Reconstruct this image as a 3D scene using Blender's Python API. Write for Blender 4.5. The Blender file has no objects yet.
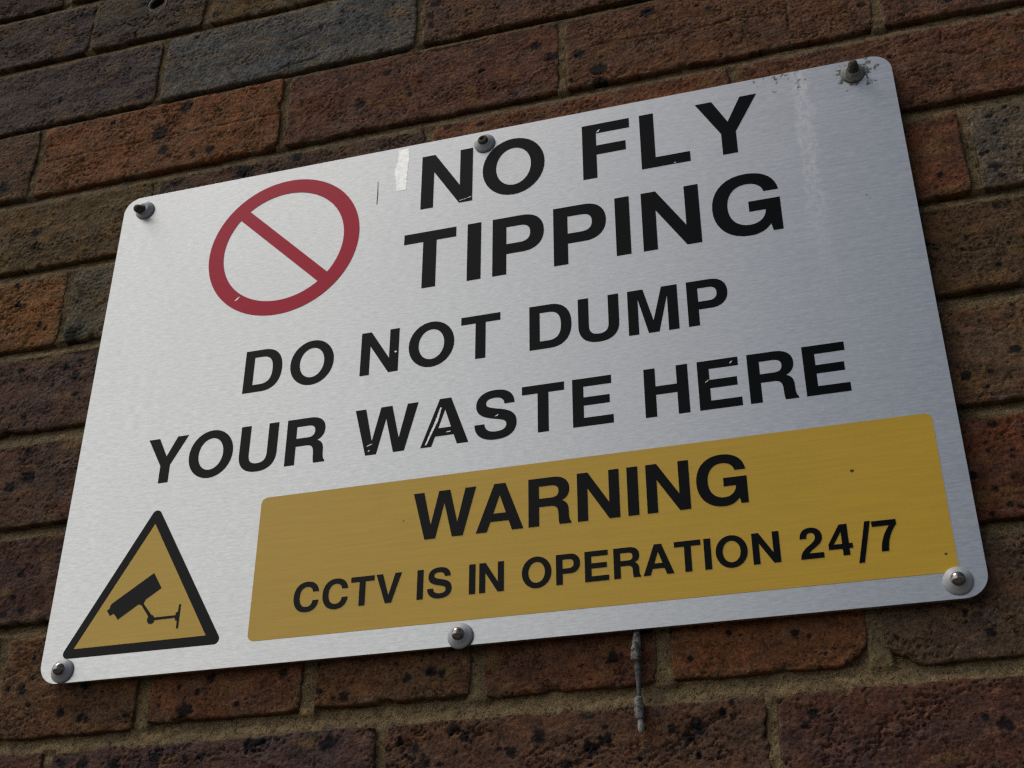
import bpy, bmesh, math
import numpy as np
from mathutils import Matrix, Vector

scene = bpy.context.scene
COL = scene.collection

# ------------------------------------------------------------------ camera
# plate frame (millimetres): x right, y up, z out of the wall; origin = lower left corner of the sign
# world: X = x, Y = -z, Z = y, lifted 2 m above the ground
ORG = Vector((-0.3, 0.0, 2.0))
def PW(x, y, z=0.0):
    return Vector((x / 1000 + ORG.x, -z / 1000 + ORG.y, y / 1000 + ORG.z))

cam_d = bpy.data.cameras.new("camera")
cam = bpy.data.objects.new("camera", cam_d)
COL.objects.link(cam)
scene.camera = cam
RC = np.array([[0.95970433, 0.00144562, -0.28100803],
               [-0.13821521, -0.868241, -0.47650196],
               [-0.24467154, 0.49614058, -0.83305484]])
def dirw(v):
    return Vector((v[0], -v[2], v[1]))
ax, ay, az = dirw(RC[0]), dirw(-RC[1]), dirw(-RC[2])
loc = PW(539.4724, -255.9930, 727.3561)
cam.matrix_world = Matrix(((ax.x, ay.x, az.x, loc.x), (ax.y, ay.y, az.y, loc.y), (ax.z, ay.z, az.z, loc.z), (0, 0, 0, 1)))
cam_d.sensor_width = 36.0
cam_d.lens = 1311.958 * 36 / 1024
cam_d.clip_start = 0.02
cam_d.clip_end = 500
cam_d.dof.use_dof = True
cam_d.dof.focus_distance = 0.86
cam_d.dof.aperture_fstop = 36.0

# ------------------------------------------------------------------ light
SUN_EL, SUN_AZ = math.radians(60), math.radians(-68)   # azimuth measured from the wall's normal, to the left
sd = Vector((math.sin(SUN_AZ) * math.cos(SUN_EL), -math.cos(SUN_AZ) * math.cos(SUN_EL), math.sin(SUN_EL)))
sun_d = bpy.data.lights.new("sun", 'SUN')
sun_d.energy = 1.5
sun_d.angle = math.radians(24)
sun_d.color = (1.0, 0.95, 0.88)
sun = bpy.data.objects.new("sun", sun_d)
COL.objects.link(sun)
sun.rotation_euler = sd.to_track_quat('Z', 'Y').to_euler()
sun.location = (-2, -3, 5)

world = bpy.data.worlds.new("World")
scene.world = world
world.use_nodes = True
wn, wl = world.node_tree.nodes, world.node_tree.links
wn.clear()
wo = wn.new("ShaderNodeOutputWorld")
bg = wn.new("ShaderNodeBackground")
sky = wn.new("ShaderNodeTexSky")
sky.sky_type = 'NISHITA'
sky.sun_disc = False
sky.sun_elevation = SUN_EL
sky.sun_rotation = math.atan2(sd.x, sd.y)
sky.air_density = 1.0
sky.dust_density = 3.0
bg.inputs[1].default_value = 0.050
# a bright bank of cloud fills the sky on the left; the clear sky is ahead; dull ground below the horizon
def wnode(kind, **kw):
    nd = wn.new("ShaderNode" + kind)
    for k_, v_ in kw.items(): setattr(nd, k_, v_)
    return nd
wtc = wnode("TexCoord")
wsx = wnode("SeparateXYZ"); wl.new(wtc.outputs["Generated"], wsx.inputs[0])
wns = wnode("TexNoise"); wl.new(wtc.outputs["Generated"], wns.inputs["Vector"])
wns.inputs["Scale"].default_value = 3.2; wns.inputs["Detail"].default_value = 5
wma = wnode("Math", operation='MULTIPLY_ADD'); wl.new(wns.outputs[0], wma.inputs[0]); wma.inputs[1].default_value = 0.22; wma.inputs[2].default_value = -0.11
wad = wnode("Math", operation='ADD'); wl.new(wsx.outputs[0], wad.inputs[0]); wl.new(wma.outputs[0], wad.inputs[1])
wmr = wnode("MapRange", interpolation_type='SMOOTHSTEP'); wl.new(wad.outputs[0], wmr.inputs[0])
wmr.inputs[1].default_value = 0.02; wmr.inputs[2].default_value = -0.44
wmr.inputs[3].default_value = 0.0; wmr.inputs[4].default_value = 1.0
wmx = wnode("Mix", data_type='RGBA')
wl.new(wmr.outputs[0], wmx.inputs[0]); wl.new(sky.outputs[0], wmx.inputs[6]); wmx.inputs[7].default_value = (21.0, 20.9, 20.4, 1)
wgr = wnode("MapRange", interpolation_type='SMOOTHSTEP'); wl.new(wsx.outputs[2], wgr.inputs[0])
wgr.inputs[1].default_value = 0.05; wgr.inputs[2].default_value = -0.05
wgr.inputs[3].default_value = 0.0; wgr.inputs[4].default_value = 1.0
wmg = wnode("Mix", data_type='RGBA')
wl.new(wgr.outputs[0], wmg.inputs[0]); wl.new(wmx.outputs[2], wmg.inputs[6]); wmg.inputs[7].default_value = (1.6, 1.5, 1.35, 1)
wl.new(wmg.outputs[2], bg.inputs[0])
wl.new(bg.outputs[0], wo.inputs[0])

scene.view_settings.view_transform = 'Standard'
scene.view_settings.look = 'None'
scene.view_settings.gamma = 1.0
scene.view_settings.exposure = 0.0
scene.render.engine = 'CYCLES'
scene.cycles.filter_width = 1.35
scene.cycles.use_denoising = False

# ------------------------------------------------------------------ helpers
def srgb(r, g, b):
    f = lambda c: (c / 255 / 12.92) if c <= 10 else (((c / 255) + 0.055) / 1.055) ** 2.4
    return (f(r), f(g), f(b))

class NT:
    """tiny node-tree writer"""
    def __init__(s, name):
        s.m = bpy.data.materials.new(name)
        s.m.use_nodes = True
        s.t = s.m.node_tree
        s.t.nodes.clear()
        s.out = s.t.nodes.new("ShaderNodeOutputMaterial")
        s.b = s.t.nodes.new("ShaderNodeBsdfPrincipled")
        s.t.links.new(s.b.outputs[0], s.out.inputs[0])
    def n(s, kind, **kw):
        nd = s.t.nodes.new("ShaderNode" + kind)
        for k, v in kw.items():
            setattr(nd, k, v)
        return nd
    def set(s, sock, v):
        if isinstance(v, bpy.types.NodeSocket):
            s.t.links.new(v, sock)
        elif isinstance(v, (tuple, list)) and len(v) == 3 and sock.type == 'RGBA':
            sock.default_value = (*v, 1)
        else:
            sock.default_value = v
    def p(s, **kw):
        for k, v in kw.items():
            s.set(s.b.inputs[k.replace('_', ' ')], v)
    def coord(s):
        return s.n("TexCoord").outputs["Object"]
    def mapping(s, v, scale=(1, 1, 1), loc=(0, 0, 0)):
        m = s.n("Mapping")
        s.set(m.inputs[0], v)
        m.inputs[1].default_value = loc
        m.inputs[3].default_value = scale
        return m.outputs[0]
    def noise(s, v, scale, detail=4, rough=0.6, col=False):
        m = s.n("TexNoise")
        s.set(m.inputs["Vector"], v)
        m.inputs["Scale"].default_value = scale
        m.inputs["Detail"].default_value = detail
        m.inputs["Roughness"].default_value = rough
        return m.outputs[1 if col else 0]
    def math(s, op, a, b=0.0, c=0.0, clamp=False):
        m = s.n("Math", operation=op, use_clamp=clamp)
        s.set(m.inputs[0], a); s.set(m.inputs[1], b); s.set(m.inputs[2], c)
        return m.outputs[0]
    def ramp(s, v, a, b, lo=0.0, hi=1.0):
        m = s.n("MapRange")
        m.interpolation_type = 'SMOOTHSTEP'
        s.set(m.inputs[0], v)
        m.inputs[1].default_value = a; m.inputs[2].default_value = b
        m.inputs[3].default_value = lo; m.inputs[4].default_value = hi
        return m.outputs[0]
    def mix(s, f, a, b):
        m = s.n("Mix", data_type='RGBA')
        s.set(m.inputs[0], f); s.set(m.inputs[6], a); s.set(m.inputs[7], b)
        return m.outputs[2]
    def mulc(s, a, b):
        m = s.n("Mix", data_type='RGBA', blend_type='MULTIPLY')
        m.inputs[0].default_value = 1.0
        s.set(m.inputs[6], a); s.set(m.inputs[7], b)
        return m.outputs[2]
    def bump(s, h, strength, dist):
        m = s.n("Bump")
        m.inputs["Strength"].default_value = strength
        m.inputs["Distance"].default_value = dist
        s.set(m.inputs["Height"], h)
        s.set(s.b.inputs["Normal"], m.outputs[0])
        return m
    def xz(s, v):
        m = s.n("SeparateXYZ")
        s.set(m.inputs[0], v)
        return m.outputs[0], m.outputs[2]

def new_obj(name, me, mat, parent=None, label=None):
    o = bpy.data.objects.new(name, me)
    COL.objects.link(o)
    if mat is not None:
        me.materials.append(mat)
    if parent is not None:
        o.parent = parent
    if label:
        o["label"] = label
    return o

def thing(name, label, cat, loc):
    o = bpy.data.objects.new(name, None)
    o.empty_display_size = 0.02
    COL.objects.link(o)
    o.location = loc
    o["label"] = label
    o["category"] = cat
    return o

# ------------------------------------------------------------------ numeric noise (numpy)
def _hash(ix, iy, seed):
    h = (ix.astype(np.int64) * 374761393 + iy.astype(np.int64) * 668265263 + seed * 1274126177) & 0xFFFFFFFF
    h = ((h ^ (h >> 13)) * 1103515245) & 0xFFFFFFFF
    h = ((h ^ (h >> 16)) * 2246822519) & 0xFFFFFFFF
    return ((h ^ (h >> 15)) & 0xFFFFFF) / float(0xFFFFFF)
def gnoise(x, y, seed=0):
    x = np.asarray(x, float); y = np.asarray(y, float)
    ix, iy = np.floor(x), np.floor(y)
    fx, fy = x - ix, y - iy
    def g(dx, dy):
        a = _hash(ix + dx, iy + dy, seed) * 2 * np.pi
        return np.cos(a) * (fx - dx) + np.sin(a) * (fy - dy)
    u = fx * fx * fx * (fx * (fx * 6 - 15) + 10)
    v = fy * fy * fy * (fy * (fy * 6 - 15) + 10)
    n0 = g(0, 0) * (1 - u) + g(1, 0) * u
    n1 = g(0, 1) * (1 - u) + g(1, 1) * u
    return (n0 * (1 - v) + n1 * v) * 1.5
def fbm(x, y, seed=0, octv=4, gain=0.5):
    s = 0.0; a = 1.0
    for k in range(octv):
        s = s + a * gnoise(x * 2 ** k, y * 2 ** k, seed + 17 * k)
        a *= gain
    return s
def sstep(a, b, x):
    t = np.clip((x - a) / (b - a), 0, 1)
    return t * t * (3 - 2 * t)

# ------------------------------------------------------------------ brick layout (plate millimetres)
FACE = -8.0                     # brick faces lie 8 mm behind the sign's front
# courses: (y_low, y_high, perpend centres, perpend half-width)
COURSES = [
    (-650, -582.5, [12, 247, 480], 4.5), (-573, -505, [-101, 130, 364, 597], 4.5), (-495, -428, [12, 247, 480], 4.5),
    (-418, -351, [76, 191, 303, 416, 531], 4.5), (-340, -274, [12, 247, 480], 4.5), (-264, -196, [-101, 130, 364, 597], 4.5),
    (-185.5, -119, [12, 247, 480], 4.5),
    (-108.5, -43, [12.7, 242.2, 474.6], 3.0),
    (-32.5, 37, [-37, 76.4, 192.2, 302.2, 415.6, 536.2, 649], 4.6),
    (47.5, 112, [15, 245, 475, 706], 4.5),
    (122, 189, [-101, 130, 361, 591], 4.5),
    (201.5, 266.5, [15, 245, 475, 706], 4.5),
    (276.5, 342.5, [-156, -42.9, 71, 185, 298, 411, 525, 638.6, 752], 3.3),
    (354, 420.5, [-214, 21, 256, 491, 728], 3.0),
    (432, 503.5, [-329, -101.3, 129.5, 363.5, 597, 826], 3.0),
    (510.5, 580, [-228, 7.0, 244.3, 480, 714], 3.2),
    (590, 649, [-307, -190, -74, 42.8, 158, 273, 389, 505, 620], 3.4),
    (659, 726, [-110, 126, 361, 596], 4.5), (736, 803, [7, 244, 480], 4.5), (813, 880, [-110, 126, 361, 596], 4.5),
    (890, 957, [-74, 42, 158, 273, 389, 505, 620], 4.5), (967, 1034, [-110, 126, 361, 596], 4.5),
]
XMIN, XMAX = -1500, 2300
def perps(lst, k):
    lst = sorted(lst)
    sp = 115.0 if (lst[1] - lst[0]) < 150 else 235.0
    while lst[0] > XMIN: lst.insert(0, lst[0] - sp)
    while lst[-1] < XMAX: lst.append(lst[-1] + sp)
    return lst
# colours as the photo shows them, by (course index, x inside the brick)
SHOWN = {
    (17, -200): (44, 36, 28), (17, 0): (48, 38, 30),
    (16, -150): (50, 41, 36), (16, -10): (54, 46, 37), (16, 100): (66, 53, 35), (16, 220): (60, 48, 36),
    (15, -100): (54, 46, 43), (15, 120): (61, 59, 56), (15, 380): (63, 46, 35), (15, 600): (62, 44, 34),
    (14, -200): (60, 45, 33), (14, 10): (80, 52, 33), (14, 250): (66, 44, 34), (14, 480): (67, 46, 33), (14, 700): (68, 48, 37),
    (13, -100): (66, 53, 35), (13, 140): (56, 43, 34), (13, 380): (74, 47, 32), (13, 600): (67, 45, 33), (13, 800): (62, 45, 34),
    (12, -100): (84, 57, 34), (12, 10): (64, 57, 45), (12, 580): (74, 45, 31), (12, 700): (66, 58, 49),
    (11, -100): (58, 44, 38), (11, 600): (60, 45, 31),
    (10, -50): (58, 42, 33), (10, 640): (68, 51, 37), (10, 500): (68, 51, 37),
    (9, -50): (50, 36, 31), (9, 600): (66, 40, 27),
    (8, -100): (60, 44, 34), (8, 20): (66, 47, 32), (8, 130): (74, 48, 33), (8, 250): (68, 48, 33), (8, 350): (66, 43, 31),
    (8, 480): (76, 49, 32), (8, 590): (64, 50, 39), (8, 700): (66, 50, 36),
    (7, -50): (60, 42, 34), (7, 120): (57, 43, 39), (7, 350): (62, 45, 35), (7, 600): (60, 41, 34),
}
# iron spots seen in the photo: plate x, y, radius (mm)
SPOTS = [(16.1, 471.9, 7.8), (66.3, 442.3, 4.8), (51.4, 440.5, 3.4), (22.1, 452.6, 4.9), (37.6, 495.8, 7.2), (-85.5, 389.3, 5.6), (-85.5, 374.2, 2.8), (-108.5, 385.5, 2.8), (101.4, 410.2, 9.2), (145.7, 417.0, 5.8), (-130.0, 446.0, 6.7), (-92.3, 535.9, 3.9), (-32.0, 494.5, 2.6), (342.2, 482.8, 4.4), (355.1, 467.8, 5.6), (376.9, 464.7, 4.3), (392.1, 445.2, 6.0), (393.0, 431.4, 6.0), (432.1, 493.3, 5.6), (272.0, 417.0, 3.1), (299.1, 413.1, 3.1), (254.1, 538.4, 4.1), (197.1, 458.8, 5.3), (-92.9, 338.8, 2.6), (-88.7, 319.6, 3.6), (-64.0, 297.1, 2.8), (-81.8, 295.1, 1.8), (-82.5, 378.3, 2.7), (-32.6, 282.4, 7.2), (-19.6, 256.3, 3.0), (-21.9, 243.0, 4.2), (-72.5, 256.1, 2.6), (-80.4, 372.4, 1.9), (-108.3, 385.3, 1.9), (-49.5, 182.2, 3.5), (-52.1, 175.8, 2.4), (-45.0, 160.7, 5.7), (-59.0, 154.4, 4.7), (-61.0, 213.8, 2.0), (-18.8, 227.0, 2.9), (-38.9, 186.7, 2.2), (-35.5, 84.6, 2.9), (-37.4, 66.6, 2.6), (-28.7, 56.4, 3.2), (-42.9, 55.2, 2.6), (-55.9, 113.2, 2.7), (-16.1, 0.3, 3.6), (-26.9, 1.2, 2.6), (-8.9, 8.3, 2.3), (-8.2, -10.2, 2.0), (37.9, -24.1, 2.5), (39.4, -51.7, 4.0), (23.6, -50.6, 3.4), (13.7, -51.2, 2.1), (62.1, -53.2, 3.3), (66.9, -23.1, 2.5), (108.4, -23.8, 5.5), (144.9, -22.4, 2.4), (124.2, -3.3, 3.1), (115.7, -12.3, 2.4), (102.7, -8.0, 1.7), (89.1, -19.1, 1.6), (89.1, -13.4, 1.0), (174.8, -4.4, 3.4), (200.6, -18.5, 2.3), (210.2, -24.0, 1.9), (156.4, -48.5, 4.9), (162.9, -46.6, 4.2), (90.5, -51.6, 3.7), (111.6, -46.9, 2.3), (112.6, -53.9, 2.3), (63.4, -53.7, 3.7), (123.8, -53.9, 3.3), (208.2, -51.4, 5.5), (213.8, -50.3, 2.2), (257.9, -15.5, 2.9), (273.9, -12.7, 3.5), (280.4, -13.8, 2.8), (250.9, -5.5, 1.9), (288.1, -48.7, 3.8), (300.8, -50.6, 2.1), (340.4, -56.4, 4.4), (324.2, -64.6, 3.8), (370.4, -45.6, 4.1), (380.2, -60.7, 4.0), (372.0, -65.8, 4.0), (316.3, -61.9, 1.8), (265.3, -58.4, 2.7), (270.2, -63.1, 1.8), (271.4, -67.5, 3.0), (261.6, -64.0, 1.8), (280.4, -68.9, 2.1), (357.9, -73.3, 2.2), (380.4, -54.3, 1.7), (433.2, -57.6, 5.3), (426.5, -62.7, 3.6), (447.1, -50.9, 2.8), (453.1, -45.7, 1.7), (431.6, -18.5, 1.8), (492.2, -9.3, 2.6), (454.3, -4.9, 2.0), (499.0, -11.4, 1.7), (496.9, -55.4, 3.4), (507.5, -22.0, 1.1), (399.7, -73.3, 2.1), (594.1, -68.5, 3.7), (597.1, -70.1, 2.7), (596.9, -18.2, 3.1), (585.7, -64.4, 2.0), (617.6, 292.0, 2.6), (657.3, 319.7, 2.0), (655.7, 334.3, 2.0), (665.9, 339.7, 1.9), (674.5, 336.0, 1.3), (646.0, 304.3, 2.4), (649.5, 304.6, 1.8), (654.4, 283.7, 2.3), (647.2, 261.6, 2.3), (655.9, 263.4, 1.5), (664.9, 327.3, 2.0), (622.1, 232.1, 1.9), (632.7, 233.6, 1.5), (642.1, 216.8, 2.3), (623.0, 177.9, 1.4), (609.5, 171.2, 1.2), (637.8, 171.3, 0.8), (630.8, 170.3, 0.8), (639.8, 154.8, 3.4), (623.6, 141.4, 2.0), (628.8, 133.0, 1.4), (619.0, 146.5, 1.2), (618.5, 106.6, 2.6), (626.3, 89.0, 1.9), (613.2, 96.0, 1.3), (613.6, 90.8, 1.4), (613.5, 65.4, 2.0), (619.4, 55.3, 2.0), (625.4, 53.6, 1.8), (608.8, 50.4, 2.2)]

# cracks and creases seen in the photo (plate mm)
CRACKS = [[(-93.5, 467.1), (-40.0, 467.1), (12.1, 467.0), (99.5, 466.6), (126.4, 466.2)], [(389.7, 470.3), (403.4, 470.4), (434.5, 469.6), (472.4, 466.8), (498.8, 468.3), (520.8, 465.9)], [(425.7, 489.0), (432.9, 494.9), (437.8, 496.2)], [(636.8, 414.9), (635.6, 404.5)], [(626.0, 398.9), (651.3, 390.9), (670.5, 397.3)], [(536.5, 500.0), (535.1, 450.5), (534.0, 429.8)], [(608.7, 360.9), (620.8, 364.6)], [(588.5, -11.4), (598.1, -15.3), (612.7, -22.2)], [(582.0, -21.9), (589.6, -25.6)], [(202.1, -41.1), (201.3, -51.6), (200.2, -110)], [(113.8, 511.5), (129.1, 518.7), (153.8, 520.4)], [(288.1, 463.5), (302.4, 468.9)], [(119.8, 543.7), (153.5, 551.7)], [(610.8, 126.7), (621.4, 126.1), (639.4, 124.4)], [(605.8, 355.5), (617.8, 363.1)]]

rng = np.random.default_rng(11)
PAL = [(62, 46, 35), (72, 48, 33), (56, 44, 37), (82, 53, 34), (64, 54, 42), (58, 41, 34)]
ALB = 2.85          # shown (linear) -> surface colour

def brick_color(ci, x0, x1):
    for (c, x), v in SHOWN.items():
        if c == ci and x0 <= x <= x1:
            v = [m + 1.06 * (k - m) for k, m in zip(v, (62, 46, 34))]
            return np.array(srgb(*(k * 0.92 - 0.08 * max(0, k - 62) for k in v))) * ALB
    return np.array(srgb(*PAL[rng.integers(len(PAL))])) * ALB

VS, FS, CS = [], [], []
voff = 0
def add_grid(X, Y, Z, C):
    global voff
    ny, nx = X.shape
    VS.append(np.stack([X.ravel(), Y.ravel(), Z.ravel()], 1))
    CS.append(C.reshape(-1, 3))
    i = np.arange(ny * nx).reshape(ny, nx) + voff
    FS.append(np.stack([i[:-1, :-1].ravel(), i[:-1, 1:].ravel(), i[1:, 1:].ravel(), i[1:, :-1].ravel()], 1))
    voff += nx * ny

EDGE = np.array([0.0, 0.03, 0.06, 0.12, 0.35, 0.8, 1.4, 2.2, 3.2])
def axis(a, b, step):
    n = max(4, int(round((b - a - 2 * EDGE[-1]) / step)))
    mid = np.linspace(a + EDGE[-1], b - EDGE[-1], n + 1)
    return np.concatenate([a + EDGE[:-1], mid, b - EDGE[:-1][::-1]])

# some headers under the sign are a little shorter at the bottom
LOWER = {130: -29.2, 250: -28.2, 350: -30.6, 480: -29.8}
def build_brick(ci, x0, x1, y0, y1, seed, fine):
    if ci == 8:
        for xm, yb in LOWER.items():
            if x0 < xm < x1: y0 = yb
    step = 0.88 if fine else 6.0
    xs, ys = axis(x0, x1, step), axis(y0, y1, step)
    X, Y = np.meshgrid(xs, ys)
    dx = np.minimum(X - x0, x1 - X); dy = np.minimum(Y - y0, y1 - Y)
    d = np.minimum(dx, dy)
    r = np.random.default_rng(seed)
    # irregular outline: the edges wander and the corners are knocked off
    brk = 9.0 * np.exp(-((X - 545) ** 2 + (Y + 33) ** 2) / 70) + 8.0 * np.exp(-((X - 529) ** 2 + (Y + 31) ** 2) / 90) if ci == 8 else 0.0
    wob = 1.0 * fbm(X / 26, Y / 26, seed, 3) + 0.16 * fbm(X / 5, Y / 5, seed + 5, 2)
    fall = np.exp(-d / 9.0)
    nx_ = np.where(X - x0 < x1 - X, 1, -1); ny_ = np.where(Y - y0 < y1 - Y, 1, -1)
    corner = np.exp(-((dx / 5.0) ** 2 + (dy / 5.0) ** 2)) * r.uniform(0.3, 1.6)
    chip = 1.8 * sstep(0.45, 0.85, fbm(X / 17, Y / 17, seed + 9, 3)) * np.exp(-d / 4.0)
    inx = (wob * fall + corner + chip) * np.exp(-dx / 9.0) + brk * np.exp(-dx / 14.0) * 0.7
    iny = (wob * fall + corner + chip) * np.exp(-dy / 9.0) + brk * np.exp(-dy / 14.0) * 0.5
    # surface relief
    base = 0.80 * fbm(X / 40, Y / 26, seed + 1, 3) + 0.20 * fbm(X / 9, Y / 6, seed + 2, 4)
    amt = r.uniform(0.7, 1.6) if ci != 7 else r.uniform(1.5, 2.0)
    msk = sstep(-0.25, 0.45, fbm(X / 38, Y / 20, seed + 3, 2))
    ang = r.uniform(-0.12, 0.22) if ci != 7 else r.uniform(0.15, 0.35)
    U = X * math.cos(ang) + Y * math.sin(ang); V = Y * math.cos(ang) - X * math.sin(ang)
    rw = fbm(X / 12, Y / 12, seed + 21, 2) * 2.2
    rid = 1 - np.abs(fbm(U / 12, (V + rw) / 5.2, seed + 4, 3)) * 2.2
    crease = sstep(0.72, 1.0, rid) * msk * amt
    rid2 = 1 - np.abs(fbm(U / 8, (V + rw) / 3.0, seed + 6, 2)) * 2.4
    crease2 = sstep(0.75, 1.0, rid2) * amt * 0.22
    pit = sstep(0.52, 0.80, gnoise(X / 2.6, Y / 2.2, seed + 7)) * sstep(-0.1, 0.5, fbm(X / 25, Y / 25, seed + 8, 2))
    H = base - 1.15 * crease - 0.40 * crease2 - 0.85 * pit + 0.30 * fbm(X / 2.6, Y / 2.2, seed + 12, 2)
    # arris: rounded over, worn unevenly, then a skirt that dives into the joint
    wear = 1.0 + 0.9 * np.clip(fbm(X / 14, Y / 14, seed + 13, 3), -0.6, 1.2)
    H = H - 0.85 * wear * np.exp(-d / 0.8) - 1.5 * chip * np.exp(-d / 3)
    H = np.where(d < 0.01, -14.0, np.where(d < 0.045, -7.0, np.where(d < 0.09, -2.6 - 0.4 * wear, H)))
    for pl in CRACKS:
        if not any(x0 - 2 < px < x1 + 2 and y0 - 2 < py < y1 + 2 for px, py in pl): continue
        dc = np.full_like(X, 99.0)
        jx = 0.8 * fbm(X / 7, Y / 7, 77, 3)
        for (ax_, ay_), (bx_, by_) in zip(pl[:-1], pl[1:]):
            tt = np.clip(((X - ax_) * (bx_ - ax_) + (Y - ay_) * (by_ - ay_)) / ((bx_ - ax_) ** 2 + (by_ - ay_) ** 2), 0, 1)
            dc = np.minimum(dc, np.hypot(X - ax_ - tt * (bx_ - ax_) + jx, Y - ay_ - tt * (by_ - ay_) + jx))
        H = H - 1.5 * np.exp(-(dc / 0.75) ** 2) * np.clip(0.75 + fbm(X / 12, Y / 12, 78, 2), 0, 1.3)
    H = H + r.uniform(-0.7, 0.7) + (X - (x0 + x1) / 2) * r.normal(0, 0.004) + (Y - (y0 + y1) / 2) * r.normal(0, 0.008)
    if ci == 16 and x0 < -11 < x1:                        # the drilled hole
        hd = np.hypot(X + 11.5, Y - 631.5)
        H = np.where(hd < 7.8, -17.0, H)
    # colour: firing tints, clouded patches, iron spots
    c = brick_color(ci, x0, x1)
    t1 = fbm(X / 55, Y / 30, seed + 31, 3); t2 = fbm(X / 13, Y / 9, seed + 32, 3)
    t3 = gnoise(X / 2.3, Y / 1.9, seed + 33)
    warm = np.array([1.20, 0.99, 0.80]); cool = np.array([0.91, 0.98, 1.06])
    f = np.clip(0.5 + 0.55 * t1 + 0.25 * t2, 0, 1)[..., None]
    C = c * (cool * (1 - f) + warm * f) * (1 + 0.26 * t2 + 0.20 * t3)[..., None]
    ochre = sstep(0.35, 0.9, fbm(X / 30, Y / 18, seed + 35, 3))[..., None] * 0.45
    C = C * (1 - ochre) + np.array(srgb(98, 74, 42)) * ALB * 0.62 * ochre
    bloom = sstep(0.45, 1.0, fbm(X / 22, Y / 16, seed + 36, 4))[..., None] * 0.22
    C = C * (1 - bloom) + np.array([0.17, 0.15, 0.14]) * bloom
    spots = [s for s in SPOTS if x0 - 3 < s[0] < x1 + 3 and y0 - 3 < s[1] < y1 + 3]
    area = (x1 - x0) * (y1 - y0) / 10000
    nr = int(r.uniform(4, 12) * area) + 2
    spots = spots + [(r.uniform(x0 + 2, x1 - 2), r.uniform(y0 + 2, y1 - 2), min(4.5, r.lognormal(0.45, 0.5))) for _ in range(nr)]
    spots = spots + [(r.uniform(x0, x1), r.uniform(y0, y1), r.uniform(0.45, 0.95)) for _ in range(int(70 * area))]
    w1 = fbm(X / 3.2, Y / 3.2, seed + 41, 3) * 0.55
    sp = np.zeros_like(X)
    if fine:
        for (sx, sy, sr) in spots:
            dd = np.hypot(X - sx, (Y - sy) * 1.05) / sr + w1 * min(1.0, 1.6 / sr + 0.45)
            sp = np.maximum(sp, 1 - sstep(0.70, 1.22, dd))
    sp = (sp * 0.92)[..., None]
    C = C * (1 - sp) + np.array([0.006, 0.007, 0.009]) * sp
    H = H - 0.25 * sp[..., 0]
    # lime and dirt that creeps from the joints over the arris
    lim = (np.clip(np.exp(-d / 1.6) * 0.8 + np.exp(-d / 5) * 0.35 * sstep(0.2, 0.6, fbm(X / 5, Y / 5, seed + 44, 3)), 0, 0.85) * sstep(-0.05, 0.6, fbm(X / 14, Y / 11, seed + 43, 3)))[..., None]
    C = C * (1 - lim) + np.array([0.19, 0.145, 0.085]) * lim
    add_grid(X + inx * nx_, Y + iny * ny_, H, np.clip(C, 0.004, 1))

seed = 100
BRICKS = []
for ci, (y0, y1, pl, hw) in enumerate(COURSES):
    pl = perps(list(pl), ci)
    for a, b in zip(pl[:-1], pl[1:]):
        seed += 53
        h0 = 1.6 if abs(a + 74) < 1 else hw                # one joint on the top left is almost shut
        h1 = 1.6 if abs(b + 74) < 1 else hw
        fine = (-300 < b and a < 780 and -150 < y1 and y0 < 720)
        hidden = a > 25 and b < 575 and y0 > 30 and y1 < 380   # wholly behind the sign
        jit = np.random.default_rng(seed).normal(0, 0.7, 4) if not fine else np.zeros(4)
        BRICKS.append((ci, a + h0, b - h1, y0, y1))
        build_brick(ci, a + h0 + jit[0], b - h1 + jit[1], y0 + jit[2], y1 + jit[3], seed, fine and not hidden)

def np_mesh(name, V, F, C):
    me = bpy.data.meshes.new(name)
    V = V.copy()                    # the layout below was measured 2 mm further forward
    V[:, 0] = 539.5 + (V[:, 0] - 539.5) * 1.00273; V[:, 1] = -256 + (V[:, 1] + 256) * 1.00273
    me.vertices.add(len(V)); me.loops.add(F.size); me.polygons.add(len(F))
    P = np.stack([V[:, 0] / 1000, -(V[:, 2] + FACE) / 1000, V[:, 1] / 1000], 1)
    me.vertices.foreach_set("co", P.astype(np.float32).ravel())
    me.loops.foreach_set("vertex_index", F.astype(np.int32).ravel())
    me.polygons.foreach_set("loop_start", np.arange(0, F.size, 4, dtype=np.int32))
    me.polygons.foreach_set("loop_total", np.full(len(F), 4, np.int32))
    me.polygons.foreach_set("use_smooth", np.ones(len(F), bool))
    me.update(calc_edges=True)
    at = me.color_attributes.new("tint", 'FLOAT_COLOR', 'POINT')
    at.data.foreach_set("color", np.concatenate([C, np.ones((len(C), 1))], 1).astype(np.float32).ravel())
    me.validate()
    return me

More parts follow.
